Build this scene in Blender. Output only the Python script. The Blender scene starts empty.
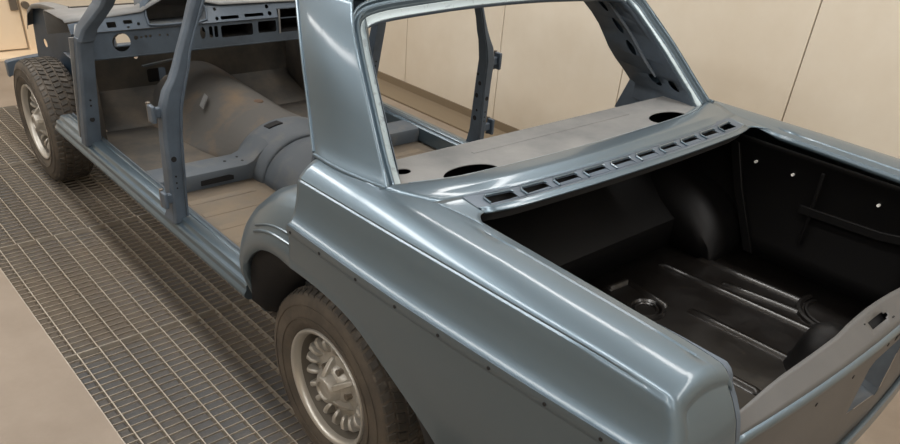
import bpy, bmesh, math, random
from mathutils import Vector, Matrix
from mathutils.geometry import tessellate_polygon
random.seed(7)
sc = bpy.context.scene
COL = sc.collection
PI = math.pi

# ------------------------------------------------------------------ camera
cd = bpy.data.cameras.new('camera')
cam = bpy.data.objects.new('camera', cd)
COL.objects.link(cam)
Rr = Vector((0.746702, -0.660632, 0.077463))
Dd = Vector((-0.317059, -0.455882, -0.831652))
Ff = Vector((0.58473, 0.596436, -0.549868))
m = Matrix.Identity(4)
for i in range(3):
    m[i][0] = Rr[i]; m[i][1] = -Dd[i]; m[i][2] = -Ff[i]
m[0][3], m[1][3], m[2][3] = -1.722485, -1.473159, 1.734826
cam.matrix_world = m
cd.sensor_width = 36.0
cd.lens = 36.0 * 730.88 / 900.0
cd.shift_y = 98.83 / 900.0
cd.clip_start = 0.02
sc.camera = cam

# ------------------------------------------------------------------ world, lights, exposure
w = bpy.data.worlds.new('world'); sc.world = w
w.use_nodes = True
w.node_tree.nodes['Background'].inputs[0].default_value = (1.0, 0.95, 0.88, 1)
w.node_tree.nodes['Background'].inputs[1].default_value = 0.05
sc.view_settings.view_transform = 'Standard'
sc.view_settings.look = 'None'
sc.view_settings.gamma = 1.0
sc.view_settings.use_curve_mapping = False
sc.view_settings.exposure = 0.12

def area(name, loc, rot, sx, sy, power, col):
    l = bpy.data.lights.new(name, 'AREA'); l.shape = 'RECTANGLE'
    l.size = sx; l.size_y = sy; l.energy = power; l.color = col
    o = bpy.data.objects.new(name, l); COL.objects.link(o)
    o.location = loc; o.rotation_euler = rot
    return o
WARM = (1.0, 0.985, 0.97)
# tubes of the booth: three rows of lamps along the ceiling
LX = (-2.55, -0.95, 1.0); LY = (-2.6, -0.9, 0.8, 2.5, 4.2)
for x, pw in zip(LX, (14, 16, 15)):
    for y in LY:
        area('booth_light', (x, y, 2.62), (0, 0, 0), 0.24, 1.62, pw, WARM)

# ------------------------------------------------------------------ materials
def S(c):
    c = c / 255.0
    return c / 12.92 if c <= 0.04045 else ((c + 0.055) / 1.055) ** 2.4
def rgb(r, g, b): return (S(r), S(g), S(b), 1)

def mat(name, col, rough=0.5, metal=0.0, coat=0.0, col2=None, scale=6.0, contrast=(0.4, 0.65), bump=0.0, bscale=60.0,
        rough2=None, emit=0, stretch=None, spec=0.5, detail=6.0):
    M = bpy.data.materials.new(name); M.use_nodes = True
    nt = M.node_tree; b = nt.nodes['Principled BSDF']
    b.inputs['Base Color'].default_value = col
    b.inputs['Roughness'].default_value = rough
    b.inputs['Metallic'].default_value = metal
    b.inputs['Specular IOR Level'].default_value = spec
    if coat:
        b.inputs['Coat Weight'].default_value = coat
        b.inputs['Coat Roughness'].default_value = 0.10
    if col2 is not None or bump or rough2 is not None:
        tc = nt.nodes.new('ShaderNodeTexCoord'); src = tc.outputs['Object']
        if stretch:
            mp = nt.nodes.new('ShaderNodeMapping'); mp.inputs['Scale'].default_value = stretch
            nt.links.new(src, mp.inputs[0]); src = mp.outputs[0]
    if col2 is not None or rough2 is not None:
        n = nt.nodes.new('ShaderNodeTexNoise'); n.inputs['Scale'].default_value = scale; n.inputs['Detail'].default_value = detail
        n.inputs['Roughness'].default_value = 0.62
        nt.links.new(src, n.inputs['Vector'])
        mr = nt.nodes.new('ShaderNodeMapRange'); mr.inputs[1].default_value = contrast[0]; mr.inputs[2].default_value = contrast[1]
        nt.links.new(n.outputs['Fac'], mr.inputs[0])
        if col2 is not None:
            mx = nt.nodes.new('ShaderNodeMix'); mx.data_type = 'RGBA'
            mx.inputs[6].default_value = col; mx.inputs[7].default_value = col2
            nt.links.new(mr.outputs[0], mx.inputs[0]); nt.links.new(mx.outputs[2], b.inputs['Base Color'])
        if rough2 is not None:
            m2 = nt.nodes.new('ShaderNodeMapRange'); m2.inputs[3].default_value = rough; m2.inputs[4].default_value = rough2
            nt.links.new(mr.outputs[0], m2.inputs[0]); nt.links.new(m2.outputs[0], b.inputs['Roughness'])
    if bump:
        n2 = nt.nodes.new('ShaderNodeTexNoise'); n2.inputs['Scale'].default_value = bscale; n2.inputs['Detail'].default_value = 4
        nt.links.new(src, n2.inputs['Vector'])
        bp = nt.nodes.new('ShaderNodeBump'); bp.inputs['Strength'].default_value = bump; bp.inputs['Distance'].default_value = 0.004
        nt.links.new(n2.outputs['Fac'], bp.inputs['Height']); nt.links.new(bp.outputs[0], b.inputs['Normal'])
    if emit:
        b.inputs['Emission Color'].default_value = col; b.inputs['Emission Strength'].default_value = emit
    return M

PAINT = mat('blue_metallic_paint', rgb(97, 113, 124), rough=0.40, metal=0.72, coat=0.55)
JAMB = mat('blue_jamb_paint', rgb(88, 100, 113), rough=0.5, metal=0.25, coat=0.08, col2=rgb(78, 88, 99), scale=9)
WINGB = mat('blue_wing_paint', rgb(44, 64, 84), rough=0.5, metal=0.1, col2=rgb(38, 56, 72), scale=8)
INNER = mat('dull_blue_inner_paint', rgb(84, 92, 100), rough=0.6, col2=rgb(108, 108, 106), scale=7, contrast=(0.5, 0.72))
PRIMER = mat('dusty_grey_primer', rgb(132, 132, 131), rough=0.5, col2=rgb(104, 106, 107), scale=5, contrast=(0.35, 0.7), bump=0.1)
FLOORPAN = mat('dusty_floor_paint', rgb(78, 76, 73), rough=0.75, col2=rgb(108, 99, 88), scale=4.5, contrast=(0.42, 0.68), bump=0.15, bscale=30)
TUNNELM = mat('rubbed_tunnel_paint', rgb(90, 88, 85), rough=0.7, col2=rgb(122, 104, 84), scale=4, contrast=(0.5, 0.75), bump=0.15, bscale=30)
REARFLOOR = mat('tan_dust_floor', rgb(124, 111, 94), rough=0.8, col2=rgb(108, 101, 92), scale=5, contrast=(0.4, 0.7), bump=0.2, bscale=25)
FLANGE2 = mat('scuffed_flange_paint', rgb(140, 152, 158), rough=0.35, metal=0.3, col2=rgb(116, 126, 132), scale=30, contrast=(0.5, 0.65))
FLANGE = mat('pale_window_flange', rgb(166, 180, 185), rough=0.35, metal=0.2, col2=rgb(140, 150, 156), scale=40, contrast=(0.55, 0.62))
BLACK = mat('gloss_black_undercoat', rgb(17, 14, 12), rough=0.30, coat=0.3, rough2=0.42, scale=9, bump=0.08, bscale=40)
BLACKW = mat('satin_black_undercoat', rgb(9, 8, 8), rough=0.55, spec=0.25, bump=0.08, bscale=40)
SATIN = mat('satin_grey_panel', rgb(90, 90, 90), rough=0.45, metal=0.15, col2=rgb(82, 82, 82), scale=3)
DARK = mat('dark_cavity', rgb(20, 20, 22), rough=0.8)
RUBBER = mat('dusty_tyre_rubber', rgb(74, 68, 61), rough=0.8, col2=rgb(98, 89, 78), scale=8, contrast=(0.4, 0.7), bump=0.2, bscale=80)
TREAD = mat('tyre_tread_rubber', rgb(66, 62, 57), rough=0.65, col2=rgb(112, 104, 94), scale=14, contrast=(0.5, 0.72))
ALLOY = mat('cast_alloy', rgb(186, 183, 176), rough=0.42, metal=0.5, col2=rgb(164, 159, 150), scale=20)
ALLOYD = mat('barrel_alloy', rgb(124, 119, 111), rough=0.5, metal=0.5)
CHROME = mat('polished_lip', rgb(196, 193, 186), rough=0.34, metal=0.6)
GALV = mat('galvanised_bar', rgb(172, 164, 152), rough=0.5, metal=0.35, col2=rgb(160, 150, 136), scale=12)
CROSSM = mat('galvanised_cross_bar', rgb(168, 158, 144), rough=0.5, metal=0.3, col2=rgb(128, 120, 109), scale=7)
PIT = mat('pit_filter', rgb(104, 94, 82), rough=0.95, col2=rgb(88, 88, 88), scale=0.9, contrast=(0.4, 0.62), bump=0.3, bscale=90)  # greyer patches: bluish reflection painted into the pit colour
CONC = mat('beige_floor_paint', rgb(146, 133, 119), rough=0.55, col2=rgb(132, 119, 105), scale=2.2, bump=0.05)
WALLM = mat('beige_booth_panel', rgb(217, 209, 194), rough=0.42, col2=rgb(202, 190, 171), scale=0.9, contrast=(0.35, 0.7), bump=0.03, bscale=15)
SEAMM = mat('panel_joint', rgb(120, 104, 84), rough=0.7)
BASE_STRIP = mat('grey_base_strip', rgb(132, 118, 98), rough=0.6, metal=0.3)
CEILM = mat('white_ceiling', rgb(225, 218, 205), rough=0.7)
DOORM = mat('cream_door', rgb(232, 212, 184), rough=0.5, col2=rgb(220, 198, 168), scale=1.5)
STEEL = mat('dull_steel', rgb(130, 122, 112), rough=0.4, metal=0.7)
LAMPM = mat('tube_diffuser', (1.0, 0.94, 0.84, 1), emit=2.0)
WHITE = mat('white_hole_light', rgb(240, 238, 232), rough=0.5)  # painted light of the small holes in the boot sides

# ------------------------------------------------------------------ mesh helpers
def link(name, V, F, material, parent=None, angle=35, solid=0.0, offset=0.0, bevel=0.0, loc=None):
    me = bpy.data.meshes.new(name)
    me.from_pydata([tuple(v) for v in V], [], F)
    me.validate()
    bm = bmesh.new(); bm.from_mesh(me)
    bmesh.ops.remove_doubles(bm, verts=bm.verts, dist=1e-5)
    bmesh.ops.recalc_face_normals(bm, faces=bm.faces)
    bm.to_mesh(me); bm.free()
    me.materials.append(material)
    if angle:
        for p in me.polygons: p.use_smooth = True
        me.set_sharp_from_angle(angle=math.radians(angle))
    o = bpy.data.objects.new(name, me); COL.objects.link(o)
    if parent: o.parent = parent
    if loc: o.location = loc
    if solid:
        s = o.modifiers.new('thickness', 'SOLIDIFY'); s.thickness = solid; s.offset = offset
    if bevel:
        b = o.modifiers.new('edge', 'BEVEL'); b.width = bevel; b.segments = 2; b.limit_method = 'ANGLE'
    return o

class MB:
    def __init__(s): s.V = []; s.F = []
    def add(s, V, F):
        n = len(s.V); s.V += [Vector(v) for v in V]; s.F += [tuple(i + n for i in f) for f in F]; return s
    def grid(s, rows, closeu=False, closev=False):
        nu = len(rows); nv = len(rows[0]); V = [p for r in rows for p in r]; F = []
        for i in range(nu if closeu else nu - 1):
            for j in range(nv if closev else nv - 1):
                a = i * nv + j; b = i * nv + (j + 1) % nv; c = ((i + 1) % nu) * nv + (j + 1) % nv; d = ((i + 1) % nu) * nv + j
                F.append((a, b, c, d))
        return s.add(V, F)
    def loft(s, rows, caps=True):          # rows of closed rings
        s.grid(rows, closev=True)
        if caps:
            n = len(rows[0]); base = len(s.V) - n * len(rows)
            s.F.append(tuple(base + j for j in range(n)))
            s.F.append(tuple(len(s.V) - n + j for j in reversed(range(n))))
        return s
    def box(s, x0, x1, y0, y1, z0, z1):
        return s.loft([[(x0, y0, z), (x1, y0, z), (x1, y1, z), (x0, y1, z)] for z in (z0, z1)])
    def tube(s, path, r, n=8, caps=True):
        rows = []; P = [Vector(p) for p in path]
        for i, p in enumerate(P):
            t = (P[min(i + 1, len(P) - 1)] - P[max(i - 1, 0)]).normalized()
            u = t.orthogonal() if i == 0 else (u - t * u.dot(t))
            u.normalize(); v = t.cross(u)
            rr = r[i] if isinstance(r, (list, tuple)) else r
            rows.append([p + (u * math.cos(2 * PI * k / n) + v * math.sin(2 * PI * k / n)) * rr for k in range(n)])
        return s.loft(rows, caps)
    def strip(s, path, wvec, h):           # flat bar: path swept with a vector across and a height vector
        w_ = Vector(wvec) / 2; hh = Vector(h)
        return s.loft([[Vector(p) - w_, Vector(p) + w_, Vector(p) + w_ + hh, Vector(p) - w_ + hh] for p in path])
    def plate(s, outline, holes, f, th):   # sheet with holes; f(u, v, d) maps to 3D, d = depth
        loops = [outline] + list(holes)
        tri = tessellate_polygon([[Vector((a, b, 0)) for a, b in l] for l in loops])
        flat = [q for l in loops for q in l]; n = len(flat)
        V = [f(a, b, 0) for a, b in flat] + [f(a, b, th) for a, b in flat]
        F = [tuple(t) for t in tri] + [tuple(n + i for i in reversed(t)) for t in tri]
        k = 0
        for l in loops:
            m_ = len(l)
            for i in range(m_):
                a, b = k + i, k + (i + 1) % m_
                F.append((a, b, b + n, a + n))
            k += m_
        return s.add(V, F)
    def build(s, name, material, parent=None, **k): return link(name, s.V, s.F, material, parent, **k)

def ell(cx, cy, rx, ry, n=20, rot=0.0):
    c, q = math.cos(rot), math.sin(rot)
    return [(cx + rx * math.cos(t) * c - ry * math.sin(t) * q, cy + rx * math.cos(t) * q + ry * math.sin(t) * c)
            for t in [2 * PI * i / n for i in range(n)]]
def rrect(x0, x1, y0, y1, r=0.006, n=3):
    o = []
    r = min(r, abs(x1 - x0) / 2.01, abs(y1 - y0) / 2.01)
    for cx, cy, a in ((x1 - r, y1 - r, 0), (x0 + r, y1 - r, PI / 2), (x0 + r, y0 + r, PI), (x1 - r, y0 + r, 1.5 * PI)):
        for i in range(n + 1):
            t = a + PI / 2 * i / n; o.append((cx + r * math.cos(t), cy + r * math.sin(t)))
    return o
def lerp(a, b, t): return a + (b - a) * t
def interp(tab, x):
    if x <= tab[0][0]: return tab[0][1]
    for (a, va), (b, vb) in zip(tab, tab[1:]):
        if x <= b: return lerp(va, vb, (x - a) / (b - a))
    return tab[-1][1]
def interp_s(tab, x):                      # smooth (Catmull-Rom) table lookup
    n = len(tab)
    if x <= tab[0][0]: return tab[0][1]
    if x >= tab[-1][0]: return tab[-1][1]
    for i in range(n - 1):
        if x <= tab[i + 1][0]:
            x0, y0 = tab[i]; x1, y1 = tab[i + 1]; h = x1 - x0; t = (x - x0) / h
            d0 = (tab[i + 1][1] - tab[i - 1][1]) / (tab[i + 1][0] - tab[i - 1][0]) if i else (y1 - y0) / h
            d1 = (tab[i + 2][1] - y0) / (tab[i + 2][0] - x0) if i + 2 < n else (y1 - y0) / h
            return (2*t**3-3*t**2+1)*y0 + (t**3-2*t**2+t)*h*d0 + (-2*t**3+3*t**2)*y1 + (t**3-t**2)*h*d1
def crom(pts, n):                          # Catmull-Rom through 3D points, n samples per span
    P = [Vector(p) for p in pts]; out = []
    for i in range(len(P) - 1):
        a = P[max(i - 1, 0)]; b = P[i]; c = P[i + 1]; d = P[min(i + 2, len(P) - 1)]
        for k in range(n):
            t = k / n
            out.append(0.5 * ((2 * b) + (c - a) * t + (2 * a - 5 * b + 4 * c - d) * t * t + (3 * b - a - 3 * c + d) * t ** 3))
    out.append(P[-1]); return out
def empty(name, loc, parent=None):
    o = bpy.data.objects.new(name, None); COL.objects.link(o); o.location = loc
    o.empty_display_size = 0.1
    if parent: o.parent = parent
    return o
def tag(o, label=None, cat=None, group=None, kind=None):
    if label: o['label'] = label
    if cat: o['category'] = cat
    if group: o['group'] = group
    if kind: o['kind'] = kind
    return o
def struct(o): o['kind'] = 'structure'; return o

# ================================================================== THE BOOTH
GX0, GX1 = -1.247, 1.253                   # grating width
XW, XL, YF, YB, ZC = 2.03, -5.0, 5.42, -3.6, 2.75
fl = MB()
fl.box(XL - .1, GX0, YB, YF + .1, -0.5, 0)
fl.box(GX1, XW + .1, YB, YF + .1, -0.5, 0)
fl.box(GX0, GX1, 4.087, YF + .1, -0.5, 0)
fl.box(GX0, GX1, YB, -.967, -0.5, 0)
floor = struct(fl.build('floor', CONC, angle=0)); floor['label'] = 'beige painted floor with a steel grating let into it'
pit = MB().box(GX0, GX1, -.967, 4.087, -0.10, -0.026).build('pit_bottom', PIT, floor, angle=0)
P = 1.01
def bar_mesh(name, x0, x1, y0, y1, z0, z1, material):
    o = MB().box(x0, x1, y0, y1, z0, z1).build(name, material, None, angle=0)
    me = o.data; bpy.data.objects.remove(o); return me
me_long = bar_mesh('bearing_bar', -.0021, .0021, -P / 2 + .003, P / 2 - .003, -.025, 0, GALV)
me_crossA = bar_mesh('cross_bar', -.0, 1.246, -.0013, .0013, -.008, -.001, CROSSM)
def child(name, me, parent, loc):
    o = bpy.data.objects.new(name, me); COL.objects.link(o); o.parent = parent; o.location = loc; return o
for row in range(5):
    yc = 0.045 + P * (row - .5)           # 0.045 is one seam; panels are 1.01 m long
    for side in (0, 1):
        x0 = GX0 if side == 0 else GX0 + 1.25
        fr = MB()
        fr.box(x0, x0 + .004, yc - P / 2 + .002, yc + P / 2 - .002, -.025, 0)
        fr.box(x0 + 1.243, x0 + 1.247, yc - P / 2 + .002, yc + P / 2 - .002, -.025, 0)
        fr.box(x0, x0 + 1.247, yc - P / 2 + .001, yc - P / 2 + .003, -.025, -.001)
        fr.box(x0, x0 + 1.247, yc + P / 2 - .003, yc + P / 2 - .001, -.025, -.001)
        pn = fr.build('floor_grating', GALV, floor, angle=0)
        jit = random.uniform(-.006, .006)
        for k in range(16):
            xx = x0 + .046 + .080 * k + jit
            if xx < x0 + 1.24: child('bearing_bar', me_long, pn, (xx, yc, 0))
        if side == 0:
            for k in range(25):
                child('cross_bar', me_crossA, pn, (x0, yc - P / 2 + .0388 * (k + 1), 0))
        else:
            cb = MB()
            for k in range(25):
                y = yc - P / 2 + .0388 * (k + 1); cb.box(x0, x0 + 1.246, y - .0013, y + .0013, -.008, -.001)
            tag(cb.build('cross_bars', CROSSM, pn, angle=0), kind='stuff')

# right wall: sheet panels 1.01 m wide with dark joints, grey strip at its foot
wr = struct(MB().box(XW + .012, XW + .1, YB, YF + .1, 0, ZC).build('wall_right', SEAMM, angle=0))
wr['label'] = 'beige sheet metal booth wall beyond the car'
for k in range(-4, 6):
    ya = 0.092 + P * k; yb = min(ya + P, YF)
    MB().box(XW, XW + .02, ya + .003, yb - .003, .0, ZC).build('wall_panel', WALLM, wr, angle=0, bevel=.003)
cu = MB()
cu.loft([[(XW - .21, y, 0.0), (XW - .21, y, .012), (XW - .012, y, .030), (XW - .012, y, .085), (XW - .001, y, .085), (XW - .001, y, 0)] for y in (YB, YF)])
struct(cu.build('base_strip_right', BASE_STRIP, angle=0))['label'] = 'grey strip along the foot of the beige wall'
struct(MB().box(XL - .1, XL, YB, YF + .1, 0, ZC).build('wall_left', WALLM, angle=0))
struct(MB().box(XL, XW, YB - .1, YB, 0, ZC).build('wall_back', WALLM, angle=0))
ce = struct(MB().box(XL - .1, XW + .1, YB - .1, YF + .1, ZC, ZC + .1).build('ceiling', CEILM, angle=0))
wf = struct(MB().box(XL, XW, YF, YF + .1, 0, ZC).build('wall_front', WALLM, angle=0))
wf['label'] = 'cream booth wall ahead of the car'
d = struct(MB().box(-1.05, -.098, YF - .03, YF - .001, .035, 2.1).build('door_1', DOORM, angle=0, bevel=.004))
d['label'] = 'cream steel door with a round latch low on its edge'
struct(MB().box(-.085, .06, YF - .05, YF - .001, 0, 2.2).build('trim_1', DOORM, angle=0, bevel=.004))['label'] = 'cream door post'
struct(MB().box(-1.2, .4, YF - .22, YF - .0, 0, .022).build('trim_2', DOORM, angle=0, bevel=.004))['label'] = 'cream door threshold strip'
MB().tube([(-.055, YF - .05, .37), (-.055, YF - .085, .37)], .028, 14).build('latch', STEEL, d)
MB().box(-.16, -.105, YF - .05, YF - .02, .33, .46).build('latch_plate', STEEL, d, bevel=.004)
# lamp housings above the car
for i, (x, y) in enumerate([(x, y) for x in LX for y in LY]):
    lh = MB().box(x - .14, x + .14, y - .84, y + .84, 2.66, ZC - .001).build('ceiling_lamp', CEILM, angle=0)
    tag(lh, 'white tube lamp housing, %s in the %s ceiling row' % (('rearmost', 'second from the back', 'third from the back', 'fourth from the back', 'foremost')[i % 5], ('left', 'middle', 'right')[i // 5]), 'lamp', 'booth ceiling lamps')
    MB().box(x - .11, x + .11, y - .82, y + .82, 2.645, 2.66).build('diffuser', LAMPM, lh, angle=0)

# ================================================================== THE CAR BODY
car = empty('car_body', (0, 0, 0))
tag(car, 'stripped metallic blue-grey sedan bodyshell with no doors, glass or lids, standing on four wheels', 'car')

# ---- quarter panels -------------------------------------------------
ARCH = [(.306, .50), (.300, .60), (.275, .664), (.205, .724), (.113, .754), (.0, .758), (-.144, .757), (-.273, .735), (-.396, .672),
        (-.494, .617), (-.56, .573), (-.63, .505), (-.68, .43)]      # wheel opening, (y, z)
ARCHt = sorted(ARCH[2:])
def lip_z(y):
    if y < -.68: return .42
    return interp_s(ARCHt, y)
def side_profile(y):
    """outer skin of the rear quarter at station y, from the boot flange outwards and down; half-widths positive"""
    tz = interp([(-1.12, 1.012), (-.9, 1.024), (-.6, 1.030), (.06, 1.030)], y)
    tx = interp_s([(-1.12, .742), (-.9, .752), (-.4, .757), (.06, .757)], y)
    cx = interp_s([(-1.12, .800), (-.7, .812), (.06, .816)], y)
    cz = interp_s([(-1.12, 1.004), (-.9, 1.012), (-.6, 1.008), (-.3, 1.000), (.06, .992)], y)
    mx = interp_s([(-1.12, .846), (-.8, .864), (-.4, .872), (.06, .872)], y)
    mz = interp_s([(-1.12, .905), (-.75, .897), (-.4, .887), (.06, .884)], y)
    ex = interp_s([(-.47, .640), (-.43, .640), (-.30, .664), (-.20, .718), (.06, .722)], y)
    ez = interp([(-1.12, 1.000), (-1.0, 1.010), (-.60, 1.020), (-.45, 1.0225), (-.3, 1.0275), (-.2, 1.0295), (.06, 1.030)], y)
    fx = interp_s([(-.60, .671), (-.45, .673), (-.3, .690), (-.2, .732), (.06, .732)], y)
    deep = interp([(-.50, 1.0), (-.44, 0.0)], y)
    zf = lerp(ez, tz, .45)
    g = .006 * interp([(-1.05, 0), (-.99, 1), (-.53, 1), (-.47, 0)], y)
    x0 = tx - .022; zt = tz + .001
    k1 = (zt - cz) / (cx - x0) ** 2; k2 = (zt - ez) / (x0 - ex) ** 2
    zz = lambda x: zt - (k1 if x > x0 else k2) * (x - x0) ** 2
    fd = interp([(-1.06, 0), (-.93, 1)], y)          # the shoulder step fades out towards the tail
    st = lambda a_, b_: lerp(b_, a_, fd)
    pr = [(ex - .006, lerp(ez - .004, ez - .016, deep)), (ex - .003, lerp(ez - .003, ez - .008, deep)), (ex, ez), (ex + .004, zz(ex + .004)),
          (fx - .005, zz(fx - .005)), (fx - .0012, zz(fx) - g), (fx + .0012, zz(fx) - g), (fx + .005, zz(fx + .005))]
    xa = fx + .005
    for t in (.35, .7, 1.0): x_ = lerp(xa, x0, t); pr.append((x_, zz(x_)))
    for t in (.14, .27, .40, .53, .66, .79, .90): x_ = lerp(x0, cx - .004, t); pr.append((x_, zz(x_)))
    zc = zz(cx - .004)
    pr += [(cx - .004, zc), (cx - .001, st(zc - .003, zc - .003)), (st(cx - .0008, cx + .001), zc - .007), (st(cx + .0035, cx + .003), zc - .0095), (cx + .006, zc - .015),
          (lerp(cx, mx, .22), lerp(cz, mz, .34)), (lerp(cx, mx, .36), lerp(cz, mz, .56)), (lerp(cx, mx, .53), lerp(cz, mz, .76)), (lerp(cx, mx, .72), lerp(cz, mz, .89)), (lerp(cx, mx, .88), lerp(cz, mz, .96)),
          (mx - .0005, mz + .004), (mx, mz - .001), (mx - .001, mz - .020), (mx - .003, mz - .0235), (mx - .006, mz - .025)]
    zl = lip_z(y)
    z2 = mz - .025
    lx = lambda z: interp_s([(.40, .815), (.55, .848), (.70, .862), (.80, .867), (.88, mx - .006 if False else .866)], z) - (.872 - mx)
    for t in (.08, .25, .45, .65, .82):
        z = lerp(z2, zl, t); pr.append((lx(z), z))
    near = interp([(-.72, 0), (-.62, 1), (.1, 1)], y)
    pr += [(lx(zl + .014) + .002 * near, zl + .014), (lx(zl + .005) + .003 * near, zl + .005), (lx(zl) - .001, zl), (lx(zl) - .022, zl + .002)]
    return pr
YS = [.045, .03, .02, .0, -.03, -.07, -.11, -.15, -.19, -.22, -.26, -.30, -.34, -.38, -.41, -.44, -.47, -.50, -.55, -.60, -.64, -.68, -.72, -.78, -.85, -.92, -.98, -1.03, -1.055]
def quarter(s):
    rows = [side_profile(y) for y in YS]
    R3 = []
    for y, pr in zip(YS, rows):
        n = len(pr); row = []
        for j, (x, z) in enumerate(pr):
            yy = y
            if y >= .02:                    # shut line leans: further forward at the shoulder than at the rubbing strip
                t = min(max((1.03 - z) / .14, 0), 1)
                yy = lerp(y + .006, .018 + (y - .045) * .4, t)
            row.append(Vector((-s * x, yy, z)))
        R3.append(row)
    # rounded tail end: the outline is inset along its own normals while it turns to face rearwards
    base = side_profile(-1.055); n = len(base); r = .034
    def lean(z): return interp([(.42, -.05), (.70, -.05), (.86, -.040), (.93, -.024), (.978, -.005), (1.03, .022)], z)
    for row, y in zip(R3, YS):
        if y < -.90:
            for v in row: v.y += lean(v.z) * (min(1, (-.90 - y) / .155)) ** 2
    for k in range(1, 9):
        a = PI / 2 * k / 8; row = []
        for (x, z) in base:
            i_ = r * (1 - math.cos(a))
            xx = x - i_ * max(0, min(1, (x - .66) / .15)) ** 1.5; zz_ = z - i_ * max(0, min(1, (z - .86) / .14))
            row.append(Vector((-s * max(xx, .634), -1.055 - r * math.sin(a) + lean(z), zz_)))
        R3.append(row)
    last = R3[-1]; mb = MB().grid(R3)
    jc = 20; top = [last[j] for j in range(jc, 1, -1)]; x1 = -s * .634
    frc = [(v.x - x1) / (top[0].x - x1) for v in top]
    rows = [top]
    for v in last[jc + 1:]:
        tt = max(0, min(1, (top[0].z - v.z) / .03))
        rows.append([Vector((x1 + (v.x - x1) * f_, v.y + (q_.y - top[0].y) * (1 - tt) - .003 * (1 - f_) * tt, v.z - (top[0].z - q_.z) * (1 - tt) )) for f_, q_ in zip(frc, top)])
    mb.grid(rows)
    q = mb.build('quarter_panel', PAINT, car, angle=32, solid=.0016, offset=-1)
    raw = [row[2] for row in R3[-12:]] + [r_[-1] for r_ in rows[1:]]; edge = [raw[0]]
    for v in raw[1:]:
        if (v - edge[-1]).length > .008: edge.append(v)
    edge = [Vector((x1 - s * .003, v.y, v.z)) for v in edge]; rows = []
    for i, v in enumerate(edge):
        t = (edge[min(i + 1, len(edge) - 1)] - edge[max(i - 1, 0)]).normalized(); nn = Vector((0, t.z, -t.y))
        if nn.dot(Vector((0, -.85, .75)) - Vector((0, v.y, v.z))) < 0: nn = -nn
        k_ = min(1, i / 4)
        rows.append([v + nn * .001, v + nn * .001 + Vector((s * .014 * k_, 0, 0)), v + nn * .006 + Vector((s * .016 * k_, 0, 0)), v + nn * .012 + Vector((s * .002, 0, 0)), v + nn * .012])
    MB().loft(rows).build('boot_side_flange', JAMB, q, angle=40)
    return q
for s in (1, -1):
    q = quarter(s)
    # trim-strip holes: small dark plugs with a bright rim sunk in the band
    for y in (-.0, -.133, -.284, -.429, -.571, -.718, -.860, -.985):
        pr = side_profile(y); mx, mz = max(pr, key=lambda q_: q_[0] if q_[1] > .87 else 0)
        MB().tube([(-s * (mx - .004), y, mz - .0115), (-s * (mx + .0008), y, mz - .0115)], .0042, 10).build('trim_hole', DARK, q)

# ---- wheel-arch front: dog-leg jamb ---------------------------------
def dogleg(s):
    a = [(.306, .44), (.306, .50), (.300, .60), (.275, .664), (.205, .724), (.113, .754), (.0, .758)]
    curves = []
    def cv(x, pts, out=True):
        curves.append(crom([(-s * ((lerp(x, .8655, max(0, min(1, 1 - y / .22))) if out else x) - .065 * max(0, min(1, (.61 - z) / .16)) ** 1.5), y, z) for y, z in pts], 4))
    cv(.835, a)
    cv(.853, a)
    cv(.860, [(.312, .44), (.312, .50), (.305, .605), (.279, .671), (.207, .732), (.113, .763), (.0, .767)])
    cv(.861, [(.324, .44), (.324, .50), (.317, .612), (.288, .682), (.213, .746), (.115, .780), (.0, .785)])
    cv(.856, [(.340, .44), (.340, .50), (.330, .622), (.298, .699), (.220, .763), (.116, .797), (.0, .800)])
    cv(.850, [(.350, .44), (.350, .50), (.336, .630), (.304, .710), (.226, .773), (.118, .811), (.0, .818)], False)
    cv(.836, [(.385, .44), (.385, .51), (.360, .640), (.320, .727), (.235, .792), (.120, .834), (.0, .845)], False)
    cv(.815, [(.425, .44), (.425, .54), (.385, .660), (.345, .742), (.262, .812), (.150, .872), (.0, .905)], False)
    cv(.790, [(.448, .44), (.448, .56), (.400, .675), (.360, .755), (.280, .828), (.172, .890), (.0, .93)], False)
    cv(.745, [(.455, .44), (.455, .57), (.408, .69), (.368, .77), (.290, .845), (.185, .90), (.0, .945)], False)
    cv(.700, [(.445, .44), (.445, .57), (.400, .69), (.360, .77), (.285, .845), (.190, .90), (.0, .94)], False)
    mb = MB().grid(curves)
    j = mb.build('wheel_arch_jamb', JAMB if False else PAINT, car, angle=40, solid=.0016, offset=0)
    # pressed bead along the jamb
    bead = crom([(-s * .852, .232, .772), (-s * .853, .18, .794), (-s * .854, .12, .809), (-s * .854, .035, .815)], 5)
    MB().tube(bead, .0045, 8).build('jamb_bead', PAINT, j)
    bead2 = crom([(-s * .843, .237, .786), (-s * .842, .18, .811), (-s * .842, .12, .827), (-s * .842, .055, .835)], 5)
    MB().tube(bead2, .0035, 8).build('jamb_bead', PAINT, j)
    # inner wheelhouse: liner that runs in from the lip to a round tub
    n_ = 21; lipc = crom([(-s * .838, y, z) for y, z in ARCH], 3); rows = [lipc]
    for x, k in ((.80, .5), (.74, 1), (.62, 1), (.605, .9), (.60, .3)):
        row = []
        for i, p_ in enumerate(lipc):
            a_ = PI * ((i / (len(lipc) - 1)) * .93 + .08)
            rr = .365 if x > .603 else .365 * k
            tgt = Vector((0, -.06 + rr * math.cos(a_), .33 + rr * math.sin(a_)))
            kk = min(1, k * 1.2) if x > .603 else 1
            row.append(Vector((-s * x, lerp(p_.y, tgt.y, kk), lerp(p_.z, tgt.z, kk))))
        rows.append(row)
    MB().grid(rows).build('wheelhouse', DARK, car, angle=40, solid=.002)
for s in (1, -1): dogleg(s)

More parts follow.
